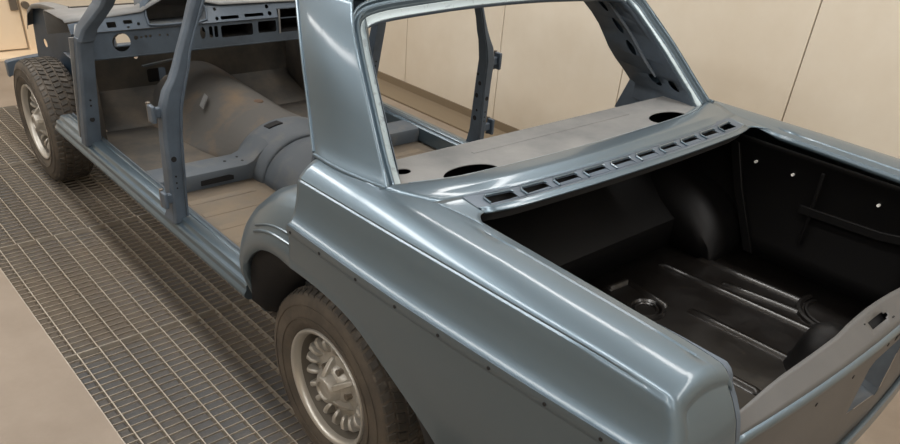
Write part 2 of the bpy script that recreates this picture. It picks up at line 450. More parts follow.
# ---- sills ----------------------------------------------------------
def sill(s):
    sec = [(.690, .405), (.690, .470), (.700, .484), (.712, .490), (.722, .491), (.726, .4875), (.730, .491), (.757, .489), (.763, .485), (.766, .474), (.770, .470),
           (.781, .468), (.786, .462), (.787, .446), (.791, .441), (.796, .434), (.796, .424), (.786, .412), (.760, .402), (.72, .400)]
    rows = []
    for y in [2.31, 2.305, 2.295, 2.28, 2.2, 1.9, 1.4, .9, .5, .445]:
        k = interp([(2.28, 0), (2.295, .25), (2.305, .6), (2.31, .9)], y)
        rows.append([(-s * lerp(x, .74, k * .35), y, lerp(z, .445, k * .5)) for x, z in sec])
    MB().loft(rows).build('sill', PAINT, car, angle=30)
for s in (1, -1): sill(s)

# ---- pillars --------------------------------------------------------
def post(rows):
    """rows: (z, x_outer, x_inner, y_front, y_rear) -> chamfered box section"""
    out = []
    for z, xo, xi, yf, yr in rows:
        c = .008
        sg = -1 if xo < 0 else 1
        out.append([(xo, yr + c, z), (xo, yf - c, z), (xo - sg * c, yf, z), (xi, yf, z), (xi, yr, z), (xo - sg * c * 1.2, yr, z)])
    return MB().loft(out)
def b_pillar(s):
    R_ = [(.470, .795, .742, 1.060, .965), (.500, .790, .742, 1.045, .965), (.56, .790, .741, 1.030, .962), (.80, .790, .732, 1.010, .955), (.90, .786, .724, .995, .945),
          (.955, .768, .710, .990, .942), (.99, .745, .699, .985, .942), (1.03, .725, .684, .985, .944), (1.08, .705, .672, .985, .946), (1.15, .676, .645, .983, .943), (1.25, .640, .607, .980, .933), (1.39, .598, .567, .970, .920)]
    b = post([(z, -s * xo, -s * xi, yf, yr) for z, xo, xi, yf, yr in R_]).build('b_pillar', JAMB, car, angle=25, bevel=.003)
    # raised seam flange along the rear inner edge
    MB().strip([(-s * (xi + .002), yr - .006, z) for z, xo, xi, yf, yr in R_[1:]], (s * .006, 0, 0), (0, -.010, 0)).build('seam_flange', JAMB, b, angle=25)
    for zh in (.885, .572):
        h = MB()
        ho = .012 if s < 0 else 0; hz = .008 if s < 0 else 0     # the right hinge straps stand open
        h.box(*sorted((-s * .770, -s * (.815 + ho))), .966, .986, zh - .018, zh + .018)
        h.box(*sorted((-s * (.806 + ho), -s * (.822 + ho))), .950, .990, zh - .030 - hz, zh + .030 + hz)
        hb = h.build('door_hinge', JAMB, b, bevel=.005)
        MB().tube([(-s * (.814 + ho), .991, zh - .034 - hz), (-s * (.814 + ho), .991, zh + .034 + hz)], .0075, 10).build('hinge_pin', STEEL, hb)
    for (z, r) in ((.72, .010), (.655, .0035), (.63, .0035), (.61, .003)):
        MB().tube([(-s * .766, .970, z), (-s * .766, lerp(.9530, .9612, (.80 - z) / .24), z)], r, 12).build('pillar_hole', DARK, b)
    for (y_, z, r) in ((.995, .83, .007), (.980, .79, .010), (.995, .73, .011), (.988, .66, .006), (.998, .62, .012)):
        xi_ = interp([(q_[0], q_[2]) for q_ in R_], z)
        MB().tube([(-s * (xi_ + .004), y_, z), (-s * (xi_ - .0008), y_, z)], r, 12).build('pillar_hole', DARK, b)
    return b
for s in (1, -1): b_pillar(s)

def a_pillar(s):
    R_ = [(.470, .790, .720, 1.935, 1.868), (.60, .787, .720, 1.895, 1.835), (.75, .783, .720, 1.855, 1.795), (.88, .780, .718, 1.815, 1.760), (.935, .778, .716, 1.80, 1.748), (.955, .776, .714, 1.795, 1.742)]
    p_ = post([(z, -s * xo, -s * xi, yf, yr) for z, xo, xi, yf, yr in R_]).build('a_pillar', JAMB, car, angle=25, bevel=.003)
    rows = []
    for (x, y, z, wx, wy) in ((.777, 1.772, .940, .064, .060), (.757, 1.765, .990, .062, .072), (.702, 1.685, 1.09, .052, .092), (.662, 1.575, 1.25, .054, .085), (.615, 1.44, 1.405, .05, .08)):
        rows.append([(-s * x, y + wy / 2, z), (-s * (x - .012), y + wy / 2 + .01, z + .006), (-s * (x - wx), y + wy / 2, z + .004), (-s * (x - wx), y - wy / 2, z), (-s * (x - .012), y - wy / 2 - .004, z), (-s * x, y - wy / 2 + .008, z)])
    MB().loft(rows).build('windscreen_pillar', JAMB, car, angle=30, bevel=.003)
    for (z, r) in ((.60, .011), (.665, .0045), (.69, .0045)):
        MB().tube([(-s * .752, 1.85 - (z - .55) * .27, z), (-s * .752, 1.8465 - (z - .55) * .27, z)], r, 12).build('pillar_hole', DARK, p_)
    # pale grey front return of the post, where the wing bolts on
    MB().loft([[(-s * .792, yf - .002, z), (-s * .770, yf - .002, z), (-s * .770, yf + .006, z), (-s * .792, yf + .006, z)] for z, yf in ((.50, 1.925), (.75, 1.855), (.95, 1.797))]).build('wing_flange', PRIMER, p_)
for s in (1, -1): a_pillar(s)

CF = [(-.742, .082, 1.026), (-.700, .166, 1.112), (-.668, .241, 1.219), (-.620, .335, 1.310), (-.600, .372, 1.340), (-.572, .43, 1.385)]
CR = [(-.714, -.196, 1.030), (-.692, -.126, 1.10), (-.660, -.030, 1.20), (-.621, .074, 1.30), (-.602, .112, 1.336), (-.586, .134, 1.356), (-.565, .165, 1.385)]
def side_pts(tab, z):
    return Vector((interp_s([(p[2], p[0]) for p in tab], z), interp_s([(p[2], p[1]) for p in tab], z), z))
def c_pillar(s):
    rows = []
    zs = [1.024, 1.03, 1.04, 1.06, 1.10, 1.15, 1.20, 1.25, 1.30, 1.34, 1.365, 1.385]
    for z in zs:
        f = side_pts(CF, z); r = side_pts(CR, z); row = []
        fl_ = .012 * interp([(1.024, 1), (1.045, 0)], z)
        row.append(Vector((f.x + .030, f.y - .004, z)))
        row.append(Vector((f.x + .010, f.y + .006, z)))
        row.append(Vector((f.x + .001, f.y + .004, z)))
        row.append(Vector((f.x, f.y - .003, z)))
        for t in (.06, .15, .3, .45, .6, .75, .88, .96):
            q = f.lerp(r, t); row.append(Vector((q.x - .011 * math.sin(PI * t) - fl_ * .6, q.y, q.z + .0)))
        row.append(Vector((r.x, r.y, z)))
        rows.append([Vector((s * v.x, v.y, v.z)) for v in row])
    return MB().grid(rows).build('c_pillar', PAINT, car, angle=30, solid=.0016, offset=0)
for s in (1, -1): 
    c = c_pillar(s)
    MB().tube([Vector((s * (p_.x - .001), p_.y + .004, p_.z)) for p_ in [side_pts(CF, 1.03 + .0355 * i) for i in range(11)]], .0042, 8).build('door_edge_bead', PAINT, c)
    # soldered joint bead at the pillar foot
    f = side_pts(CF, 1.03); r = side_pts(CR, 1.03)
    path = [Vector((s * (lerp(f.x, r.x, t) - .014 * math.sin(PI * t) - .010), lerp(f.y, r.y, t), 1.0315)) for t in [.06 + .094 * i for i in range(11)]]
    MB().tube(path, .005, 8).build('joint_bead', PAINT, c)

# ---- roof -----------------------------------------------------------
def roof():
    rows = []
    N = 14
    tab = [(.167, 1.3895, .0), (.19, 1.396, .0), (.25, 1.418, .02), (.40, 1.446, .03), (.70, 1.468, .035), (1.0, 1.47, .035), (1.25, 1.46, .03), (1.45, 1.432, .02)]
    for (y, z, cr) in tab:
        hw = interp([(.167, .565), (.45, .580), (.9, .600), (1.45, .60)], y)
        row = []
        for i in range(N + 1):
            t = -1 + 2 * i / N
            yy = y + (.02 * t * t if y > 1.2 else -.004 * t * t)
            zz = z - (z - 1.386) * abs(t) ** 4 if z > 1.39 else z - .010 * t * t
            row.append(Vector((t * hw, yy, zz)))
        rows.append(row)
    MB().grid(rows).build('roof', PAINT, car, angle=40, solid=.0016, offset=0)
    for s in (1, -1):
        path = crom([(-s * .575, .40, 1.375), (-s * .588, .65, 1.395), (-s * .598, .95, 1.40), (-s * .608, 1.2, 1.40), (-s * .612, 1.34, 1.395)], 4)
        MB().strip(path, (.035, 0, 0), (0, 0, -.035)).build('cant_rail', PAINT, car, bevel=.004)
    MB().strip([(-.60, 1.37, 1.402), (-.3, 1.43, 1.418), (0, 1.445, 1.424), (.3, 1.43, 1.418), (.60, 1.37, 1.402)], (0, .05, 0), (0, 0, -.03)).build('windscreen_header', JAMB, car, bevel=.004)
roof()

# ---- rear window frame ----------------------------------------------
def window_path():
    half = [(-.712, -.196, 1.032), (-.692, -.126, 1.10), (-.660, -.030, 1.20), (-.632, .046, 1.272), (-.613, .092, 1.318), (-.600, .115, 1.336), (-.585, .130, 1.352), (-.562, .142, 1.364), (-.525, .150, 1.373), (-.45, .157, 1.380), (-.30, .163, 1.386), (-.15, .167, 1.390), (0, .168, 1.391)]
    L = crom(half, 4)
    return L + [Vector((-p.x, p.y, p.z)) for p in reversed(L[:-1])]
def window_frame():
    P_ = window_path(); nrm = Vector((0, -.71, .70)).normalized()
    def ring(sec):
        rows = []
        for a, dd in sec:
            row = []
            for i, p in enumerate(P_):
                t = (P_[min(i + 1, len(P_) - 1)] - P_[max(i - 1, 0)]).normalized()
                inw = t.cross(nrm).normalized()
                if inw.dot(Vector((0, -.05, 1.2)) - p) < 0: inw = -inw
                row.append(p + inw * a + nrm * dd)
            rows.append(row)
        return rows
    o = MB().grid(ring([(-.002, -.001), (.003, -.004), (.006, -.012), (.012, -.014), (.015, -.007), (.019, -.006), (.023, -.015), (.029, -.018)])).build('rear_window_frame', PAINT, car, angle=30, solid=.0015)
    MB().grid(ring([(.029, -.018), (.031, -.0195), (.048, -.023), (.0495, -.0245)])).build('glass_flange', FLANGE, o, angle=30, solid=.0015)
    MB().grid(ring([(.0495, -.0245), (.049, -.038), (.038, -.058)])).build('flange_return', JAMB, o, angle=30, solid=.0015)
window_frame()

# ---- inner skin of the rear pillars (pierced) -----------------------
def pillar_inner(s):
    # sheet between the window flange and the door edge, set in from the outer skin
    def f(u, v, d_):
        z = v
        F_ = side_pts(CF, z); R_ = side_pts(CR, z)
        a = Vector((F_.x + .040, F_.y + .060, z)); b = Vector((R_.x + .060, R_.y + .035, z))
        q = a.lerp(b, u)
        q.x += .004 * math.sin(PI * u)
        return Vector((s * (q.x + d_), q.y, q.z))
    zs = [.965, .99] + [1.02 + .0365 * i for i in range(11)]
    out = [(0, z) for z in zs] + [(u, zs[-1]) for u in (.25, .5, .75)] + [(1, z) for z in reversed(zs)] + [(u, zs[0]) for u in (.75, .5, .25)]
    holes = []
    for (u, z, rx, ry) in ((.42, 1.282, .055, .022), (.43, 1.219, .058, .023), (.45, 1.154, .060, .023), (.55, 1.064, .085, .017), (.83, 1.064, .068, .016), (.41, 1.342, .045, .02)):
        holes.append(ell(u, z, rx, ry, 16))
    mb = MB().plate(out, holes, f, .0025)
    o = mb.build('c_pillar_inner', JAMB, car, angle=70)
    # pressed rib that splits the sheet
    MB().tube([f(.60, z, .004) for z in [1.075 + .03 * i for i in range(11)]], [.004] + [.006] * 10, 6).build('pressed_rib', INNER, o)
    MB().grid([[f(0, z, 0), side_pts(CF, z).lerp(Vector((0, side_pts(CF, z).y, z)), .01) if False else Vector((s * side_pts(CF, z).x, side_pts(CF, z).y, z))] for z in zs]).build('door_jamb_return', JAMB, o, solid=.002)
    # rear edge box closing to the window flange
    rows = [[f(1, z, 0), f(1, z, 0) + Vector((s * -.006, -.010, .0)), Vector((s * (side_pts(CR, z).x + .050), side_pts(CR, z).y + .006, z - .030))] for z in zs]
    MB().grid(rows).build('pillar_return', PAINT, o, solid=.002)
    # foot gusset towards the door opening
    g = [(.145, 1.03), (.190, .91), (.05, .91), (.05, 1.03)]
    MB().plate(g, [], lambda u, v, d_: Vector((s * (-.700 + d_), u, v)), .004).build('pillar_gusset', JAMB, o)
for s in (1, -1): pillar_inner(s)

# ---- rear deck: flange, slotted trough, boot edge -------------------
def bow(x):
    a = abs(x)
    return .020 * (a / .567) ** 2 + (.30 * (a - .50) ** 1.35 if a > .50 else 0)
def deck():
    xs = [-.70 + .05 * i for i in range(29)]
    ex_ = lambda y: interp_s([(-.47, .640), (-.43, .640), (-.30, .664), (-.20, .718), (.06, .722)], y)
    ez_ = lambda y: interp([(-.45, 1.0225), (-.3, 1.0275), (-.2, 1.0295)], y) + .0006
    def tz_(x, y):
        e_ = ez_(y) - .0006; a_ = ex_(y); return 1.031 - (1.031 - e_) / (.735 - a_) ** 2 * (x - .735) ** 2 + .0005
    sec = [(-.249, 1.0318), (-.255, 1.0352), (-.268, 1.0372), (-.30, 1.040), (-.322, 1.0425), (-.326, 1.0420), (-.329, 1.0405), (-.350, 1.0342), (-.3665, 1.0320)]
    us = [-1 + i / 20 for i in range(41)]
    rows = []
    for u in us:
        row = []
        for y, z in sec:
            X = .66
            for _ in range(4): X = min(.728, ex_(y + bow(X)) + .012)
            x = u * X; yy = y + bow(x); e = interp([(.66, 0), (.93, 1)], abs(u)); e = e * e * (3 - 2 * e)
            row.append(Vector((x, yy, lerp(z, tz_(X, yy), e))))
        rows.append(row)
    MB().grid(rows).build('rear_deck', PAINT, car, angle=40, solid=.0012, offset=-1)
    MB().grid([[Vector((x, y + bow(x), z)) for y, z in ((-.226, 1.0150), (-.227, 1.0195), (-.2465, 1.0285), (-.2485, 1.0318), (-.250, 1.0318))] for x in [-.655 + .0655 * i for i in range(21)]]).build('glass_flange', FLANGE2, car, angle=30, solid=.0012)
    # corners between the trough, the boot edge and the wings
    for s in (1, -1):
        rows = []
        for i in range(9):
            t = i / 8; row = []
            for j in range(9):
                v = j / 8
                x = .598; yf = -.3655 + bow(.598)
                yr = lerp(-.4395 + .85 * bow(.598), -.462, t ** 2.2)
                X = .655
                for _ in range(3): X = ex_(lerp(-.3655 + bow(X), yr, v)) + .012
                x = lerp(.598, X, t); yf = -.3655 + bow(x); yy = lerp(yf, yr, v)
                zi = interp([(0, 1.0318), (.72, 1.0258), (1, 1.0243)], v); e = t * t * (3 - 2 * t)
                row.append(Vector((-s * x, yy, lerp(zi, tz_(X, yy), e))))
            rows.append(row)
        MB().grid(rows).build('boot_corner', PAINT, car, angle=40, solid=.0012, offset=-1)
    # slotted strip
    def f(u, v, d_):
        t = v
        return Vector((u, lerp(-.366, -.420, t) + bow(u) * (1 - .15 * t), lerp(1.0325, 1.0255, t) - d_))
    ux = [-.60 + .05 * i for i in range(25)]
    out = [(u, 0) for u in ux] + [(u, 1) for u in reversed(ux)]
    holes = []; rims = []
    for k in range(10):
        c0 = -.514 + .1142 * k
        h = rrect(c0 - .043, c0 + .043, .30, .74, .010 if False else .02, 2)
        hw = .043
        h = [(c0 - hw, .40), (c0 - hw + .010, .26), (c0 + hw - .004, .26), (c0 + hw, .36), (c0 + hw, .78), (c0 - hw, .78)]
        holes.append(h)
    st = MB().plate(out, holes, f, .0015).build('vent_strip', JAMB, car, angle=25)
    for k in range(10):
        c0 = -.514 + .1142 * k; hw = .0455
        rim = [f(c0 - hw, .80, -.002), f(c0 - hw, .40, -.003), f(c0 - hw + .010, .22, -.003), f(c0 + hw - .006, .22, -.003), f(c0 + hw, .36, -.002)]
        MB().tube(rim, .0028, 6).build('vent_lip', PAINT, st)
    MB().grid([[Vector((x, -.362 + bow(x), 1.030)), Vector((x, -.37 + bow(x), .99)), Vector((x, -.415 + bow(x) * .85, .988)), Vector((x, -.420 + bow(x) * .85, 1.023))] for x in xs if abs(x) < .61]).build('vent_channel', DARK, st, solid=.001)
    # boot lip
    def lip(x): return bow(x) * .85
    xs2 = [-.60 + .04 * i for i in range(31)]
    sec = [(-.419, 1.0256), (-.4205, 1.0285), (-.4235, 1.0290), (-.426, 1.0265), (-.430, 1.0245), (-.437, 1.0243), (-.4395, 1.0230), (-.4395, 1.0205), (-.437, 1.019)]
    MB().grid([[Vector((x, y + lip(x) * 1.0, z)) for y, z in sec] for x in xs2]).build('boot_lip', PAINT, car, angle=30, solid=.0016)
deck()

# ---- parcel shelf ---------------------------------------------------
def shelf():
    f = lambda u, v, d_: Vector((u, v + 0.0, 1.016 - .05 * (v + .24) * 0 - d_))
    xs = [-.66 + .06 * i for i in range(23)]
    front = [(x, -.035 + .0 * x) for x in xs]
    back = [(x, -.238 + bow(x)) for x in xs]
    holes = [ell(-.456, -.205, .085, .072, 28, .1), ell(.456, -.205, .085, .072, 28, -.1), ell(-.60, -.09, .022, .018, 14)]
    holes = [[(x, max(y, -.230 + bow(x))) for x, y in ell(cx_, cy_, .090, .050, 32)] for cx_, cy_ in ((-.449, -.206), (.461, -.194))] + [ell(-.60, -.105, .024, .018, 14)]
    o = MB().plate([(x, y) for x, y in back] + list(reversed(front)), holes, f, .002).build('parcel_shelf', PRIMER, car, angle=25)
    MB().grid([[Vector((x, -.035, 1.016)), Vector((x, -.028, 1.012)), Vector((x, -.026, .99))] for x in xs]).build('shelf_front_lip', PRIMER, o, angle=40, solid=.002)
    for y in (-.10,):
        MB().strip([(-.35, y, 1.0155), (.36, y, 1.0155)], (0, .012, 0), (0, 0, .002)).build('pressed_rib', PRIMER, o, bevel=.0009)
    return o
shelf()

# ---- boot interior --------------------------------------------------
def boot():
    zf = .58
    fl = MB().grid([[(x, y, zf) for x in (-.69, -.5, -.3, -.1, .1, .3, .5, .69)] for y in (-.30, -.5, -.7, -.9, -1.10)]).build('boot_floor', BLACK, car, angle=30, solid=.004, offset=-1)
    def rib(x0, y0, x1, y1, w=.016, h=.010):
        v = Vector((x1 - x0, y1 - y0, 0)).normalized(); n = Vector((-v.y, v.x, 0))
        rows = []
        for t, k in ((0, 0), (.04, 1), (.96, 1), (1, 0)):
            c = Vector((lerp(x0, x1, t), lerp(y0, y1, t), zf))
            rows.append([c - n * w, c - n * w * .45 + Vector((0, 0, h * k)), c + n * w * .45 + Vector((0, 0, h * k)), c + n * w])
        MB().grid(rows).build('floor_rib', BLACK, fl, angle=50)
    rib(.335, -.37, .375, -.93); rib(.40, -.569, .445, -.82); rib(.155, -.60, .17, -.94); rib(.14, -.377, .11, -.55); rib(.49, -.42, .52, -.80)
    rib(-.06, -.62, -.05, -.95); rib(-.25, -.40, -.25, -.92); rib(-.42, -.45, -.42, -.9); rib(.14, -.378, .04, -.372)
    def ring(cx, cy, r, r2=.012, a0=0, a1=2 * PI):
        MB().tube([(cx + r * math.cos(a0 + (a1 - a0) * i / 28), cy + r * .9 * math.sin(a0 + (a1 - a0) * i / 28), zf + .002) for i in range(29)], r2, 6).build('pressed_ring', BLACK, fl)
    ring(.042, -.521, .055, .009); ring(.042, -.521, .038, .005)
    ring(.53, -.90, .125, .010, .4 * PI, 1.25 * PI); ring(.53, -.90, .10, .006, .4 * PI, 1.25 * PI)
    # filler-neck tub against the tail panel
    rows = []
    for z, r in ((zf, .120), (zf + .02, .105), (zf + .07, .092), (zf + .11, .075), (zf + .13, .04), (zf + .135, .0005)):
        rows.append([(.205 + r * .9 * math.cos(a), -.985 + r * .68 * math.sin(a), z) for a in [2 * PI * i / 20 for i in range(20)]])
    MB().grid(rows, closev=True).build('filler_tub', BLACKW, fl, angle=45)
    ring(-.02, -1.0, .05, .008); ring(-.02, -1.0, .03, .006)
    # bulkhead to the cabin
    MB().grid([[(x, -.30, zf), (x, -.295, zf + .10), (x, -.10, zf + .22), (x, -.06, 1.0)] for x in [-.69 + .138 * i for i in range(11)]]).build('boot_bulkhead', BLACKW, car, angle=30, solid=.004)
    for s in (1, -1):
        w_ = MB().grid([[(-s * .69, y, zf), (-s * .70, y, zf + .06), (-s * .715, y, zf + .2), (-s * .70, y, .90), (-s * .652, y, .965), (-s * .637, y, .985)] for y in (-.05, -.2, -.35, -.5, -.65, -.8, -.95, -1.035)]).build('boot_side', BLACKW, car, angle=30, solid=.003)
        # wheelhouse bulge in the boot
        rows = []
        for x, k in ((.70, 1.0), (.58, .98), (.52, .90), (.49, .70), (.485, .1)):
            rows.append([(-s * x, -.17 + .30 * math.cos(a), zf - .02 + .24 * k * math.sin(a)) for a in [PI * i / 14 for i in range(15)]])
        MB().grid(rows).build('boot_wheelhouse', BLACKW, w_, angle=50, solid=.003)
        # brace down the side
        MB().strip([(-s * .672, -.345, .95), (-s * .680, -.40, .80), (-s * .675, -.51, zf + .01)], (0, .035, 0), (s * .012, 0, 0)).build('side_brace', BLACKW, w_, bevel=.003)
        MB().strip([(-s * .672, -.66, .94), (-s * .688, -.66, .80), (-s * .690, -.66, zf + .10)], (0, .012, 0), (s * .008, 0, 0)).build('side_brace', BLACKW, w_, bevel=.003)
        MB().strip([(-s * .685, -.62, .80), (-s * .685, -.88, .81), (-s * .68, -1.05, .84)], (0, 0, .03), (s * .010, 0, 0)).build('side_stiffener', BLACKW, w_, bevel=.003)
        for y in (-.425, -.559, -.84):
            MB().tube([(-s * .699, y, .894), (-s * .690, y, .894)], .0048, 10).build('hole_light', WHITE, w_)  # white discs painted for the light showing through small holes
boot()

# ---- tail panel -----------------------------------------------------
def yb(x): return -1.118 - .034 * (1 - (x / .66) ** 2)
def tail():
    xs = [-.66 + .06 * i for i in range(23)]
    # wide top face: narrow at the ends, a raised lug for the lock in the middle
    def inner_y(x):
        a = abs(x)
        return yb(x) + interp([(0, .062), (.10, .060), (.16, .052), (.45, .044), (.60, .028), (.66, .010)], a)
    def zin(x): return interp([(0, .905), (.4, .900), (.66, .888)], abs(x))
    def f(u, v, d_):
        return Vector((u, lerp(yb(u), inner_y(u), v), lerp(.866, zin(u), v) - d_))
    cols = sorted(set([round(-.66 + .06 * i, 3) for i in range(23)] + [-.045, .035, .050]))
    vs = [0, .2, .40, .46, .58, .66, .85, 1.0]
    mb = MB(); idx = {}
    for i, x in enumerate(cols):
        for j, v in enumerate(vs): idx[i, j] = len(mb.V); mb.V.append(f(x, v, 0))
    for i in range(len(cols) - 1):
        for j in range(len(vs) - 1):
            xc = (cols[i] + cols[i + 1]) / 2; vc = (vs[j] + vs[j + 1]) / 2
            if (-.045 < xc < .035 and .40 < vc < .66) or (.035 < xc < .05 and .46 < vc < .58): continue
            mb.F.append((idx[i, j], idx[i + 1, j], idx[i + 1, j + 1], idx[i, j + 1]))
    o = mb.build('boot_sill', SATIN, car, angle=30, solid=.0016)
    MB().grid([[f(x, .3, .02) for x in (-.06, .06)], [f(x, .8, .02) for x in (-.06, .06)]]).build('lock_cavity', DARK, o)
    MB().grid([[f(x, 1, 0), f(x, 1.04, .003), f(x, 1.05, .03)] for x in xs]).build('sill_inner_lip', SATIN, o, angle=30, solid=.0015)
    for x in (.06, .066, -.06): MB().tube([f(x, .34 if x > 0 else .7, -.001), f(x, .34 if x > 0 else .7, .004)], .0035, 8).build('sill_hole', DARK, o)
    # rolled outer bead
    MB().grid([[Vector((x, yb(x) + .006, .867)), Vector((x, yb(x) - .003, .866)), Vector((x, yb(x) - .008, .862)), Vector((x, yb(x) - .010, .855)), Vector((x, yb(x) - .008, .847)), Vector((x, yb(x) - .001, .842))] for x in xs]).build('sill_bead', PAINT, car, angle=60, solid=.0015)
    # outer face with the filler opening
    def g(u, v, d_): return Vector((u, yb(u) + d_ - .0 + .02 * max(0, (.5 - v)), v))
    op = [(-.030, .640), (-.022, .775), (.0, .790), (.195, .790), (.215, .770), (.215, .60), (.20, .585), (.17, .600)]
    o2 = MB().grid([[g(x, v, 0) for v in (.846, .75, .65, .55, .50)] for x in (-.66, -.56, -.46, -.36, -.26, -.16, -.06)]).grid([[g(x, v, 0) for v in (.846, .75, .65, .55, .50)] for x in (.24, .34, .44, .54, .66)])
    o2.grid([[g(u, v, 0) for u, v in op], [g(u, v, 0) for u, v in ((-.06, .64), (-.06, .846), (0, .846), (.195, .846), (.24, .846), (.24, .50), (.20, .50), (-.06, .50))]], closev=True)
    o2 = o2.build('lower_tail_panel', SATIN, car, angle=20)
    MB().loft([[g(u, v, d_) for u, v in ((.10, .806), (.165, .822), (.165, .834), (.10, .818))] for d_ in (-.0008, .004)]).build('tail_slot', DARK, o2)
    # filler pocket: four sloping sides and a back
    cx, cz = .10, .70
    rows = [[g(u, v, .001) for u, v in op], [g(cx + (u - cx) * .82, cz + (v - cz) * .80, .045) for u, v in op], [g(cx + (u - cx) * .55, cz + (v - cz) * .5 , .085) for u, v in op]]
    pk = MB().grid(rows, closev=True)
    pk.F.append(tuple(range(len(pk.V) - len(op), len(pk.V))))
    pk.build('filler_pocket', JAMB, o2, angle=25, solid=.001)
    MB().tube([g(cx, cz - .01, .082), g(cx, cz - .01, .05)], .036, 18).build('filler_neck', JAMB, o2)
    for (x, z) in ((-.13, .80), (.05, .815), (-.30, .80)): MB().tube([g(x, z, .003), g(x, z, -.0008)], .005, 8).build('tail_hole', DARK, o2)
    MB().grid([[g(x, .505, -.002), g(x, .50, -.014), g(x, .46, -.018), g(x, .45, -.010), g(x, .44, .03)] for x in xs]).build('rear_skirt', PAINT, car, angle=40, solid=.0016)
tail()

# ---- cabin floor, tunnel, cross member ------------------------------
def cabin():
    zf = .40
    ff = MB().grid([[(x, y, zf + .008 * max(0, abs(x) - .5) / .2) for x in (-.70, -.6, -.45, -.3, -.15, 0, .15, .3, .45, .6, .70)] for y in (1.36, 1.5, 1.8, 2.1, 2.2)]).build('front_floor', FLOORPAN, car, angle=30, solid=.003, offset=-1)
    rf = MB().grid([[(x, y, zf) for x in (-.70, -.55, -.4, -.25, 0, .25, .4, .55, .70)] for y in (.56, .8, 1.0, 1.36)]).build('rear_floor', REARFLOOR, car, angle=30, solid=.003, offset=-1)
    for s in (1, -1):
        for i in range(5):
            y = .72 + .13 * i
            MB().strip([(-s * .62, y, zf - .004), (-s * .32, y + .0, zf - .004)], (0, .04, 0), (0, 0, .0065)).build('floor_rib', REARFLOOR, rf, bevel=.004)
    # tunnel
    def trow(y, hw, zt, k=0.0):
        row = []; bl = interp([(1.5, 0), (1.85, 1)], y); wd = hw * 1.35 + .05
        for i in range(21):
            a = PI * i / 20; c = math.cos(a); sn = math.sin(a)
            x = -(abs(c) ** .8) * (1 if c > 0 else -1) * (hw + k + .045 * (1 - sn)); z = zf - .01 + (zt + k - zf + .01) * sn ** .75
            t = -1 + i / 10
            row.append((lerp(x, t * wd, bl), y, lerp(z, zf - .01 + (zt - zf + .01) * (.5 + .5 * math.cos(PI * t)) ** .85, bl)))
        return row
    TABS = dict(slot=[(-.118, 1.445, .5725), (-.085, 1.445, .5815), (-.048, 1.445, .5855), (-.056, 1.488, .5850), (-.090, 1.488, .5800), (-.122, 1.488, .5712)],
                tab=[(-.204, 1.932, .536), (-.203, 1.966, .541), (-.148, 2.017, .580), (-.150, 1.981, .575)])
    TT = ((.50, .20, .56), (.9, .205, .565), (1.2, .21, .57), (1.3, .21, .572))
    T2 = ((1.3, .21, .572), (1.5, .21, .575), (1.75, .22, .58), (2.0, .245, .60), (2.2, .26, .605), (2.46, .28, .62))
    MB().grid([trow(*t) for t in TT]).build('rear_tunnel', INNER, car, angle=50, solid=.003)
    tn = MB().grid([trow(*t) for t in T2]).build('tunnel', TUNNELM, car, angle=50, solid=.003)
    MB().loft([[(x, y, z + d_) for x, y, z in TABS['slot']] for d_ in (-.001, .0035)]).build('lever_opening', DARK, tn, angle=0)
    MB().tube([(.02, 1.79, .572), (.02, 1.79, .586)], .026, 14).build('rust_boss', mat('rusty_primer', rgb(112, 90, 72), rough=.8, col2=rgb(84, 66, 54), scale=30), tn, bevel=.006)
    MB().loft([[(x - d_ * .7, y, z + d_) for x, y, z in TABS['tab']] for d_ in (-.001, .004)]).build('tunnel_tab', PRIMER, tn, angle=0)
    # seat cross member, left and right of the tunnel
    for s in (1, -1):
        sec = [(1.352, .40), (1.345, .452), (1.352, .468), (1.375, .474), (1.470, .474), (1.495, .468), (1.515, .44), (1.525, .40)]
        rows = []
        for x, dz in ((.705, 0), (.60, 0), (.40, 0), (.29, .0), (.255, .012), (.225, .04), (.18, .075)):
            rows.append([(-s * x, y, z + dz * max(0, (z - .40) / .07)) for y, z in sec])
        c = MB().loft(rows).build('seat_cross_member', INNER, car, angle=35)
        MB().loft([[(-s * .51, yy, .418), (-s * .36, yy, .418), (-s * .36, yy, .436), (-s * .38, yy, .443), (-s * .51, yy, .440)] for yy in (1.3435, 1.36)]).build('slot', DARK, c, angle=0)
        for xy in ((.29, 1.39), (.29, 1.44), (.36, 1.42)):
            MB().tube([(-s * xy[0], xy[1], .470), (-s * xy[0], xy[1], .4755)], .007, 10).build('bolt_hole', DARK, c)
    # saddle over the tunnel between the two halves
    MB().grid([trow(y, .21, .573, k) for y, k in ((1.275, .001), (1.285, .008), (1.32, .012), (1.49, .012), (1.525, .008), (1.535, .001))]).build('tunnel_saddle', INNER, car, angle=50, solid=.003)
    # side walls under the sills, seat pan, rear footwell ends
    for s in (1, -1):
        MB().grid([[(-s * .70, y, zf - .01), (-s * .705, y, .47), (-s * .698, y, .488)] for y in (.45, 1.0, 1.6, 2.3)]).build('inner_sill', INNER, car, angle=30, solid=.003)
        MB().grid([[(-s * .69, y, .40), (-s * .69, y, lerp(.40, zt_, .5)), (-s * .69, y, zt_)] for y, zt_ in ((-.05, .76), (.1, .77), (.19, .77), (.28, .75), (.36, .70), (.40, .63), (.44, .50))]).build('seat_side', INNER, car, angle=30, solid=.003)
    rows = []
    for x in [-.70 + .1 * i for i in range(15)]:
        rows.append([(x, .56, zf), (x, .54, .52), (x, .52, .56), (x, .48, .58), (x, .20, .56), (x, .02, .57), (x, -.03, .62), (x, -.06, 1.0)])
    MB().grid(rows).build('rear_seat_pan', INNER, car, angle=30, solid=.003)
    # toe board and firewall
    xs = [-.58, -.45, -.30, 0, .30, .45, .58]
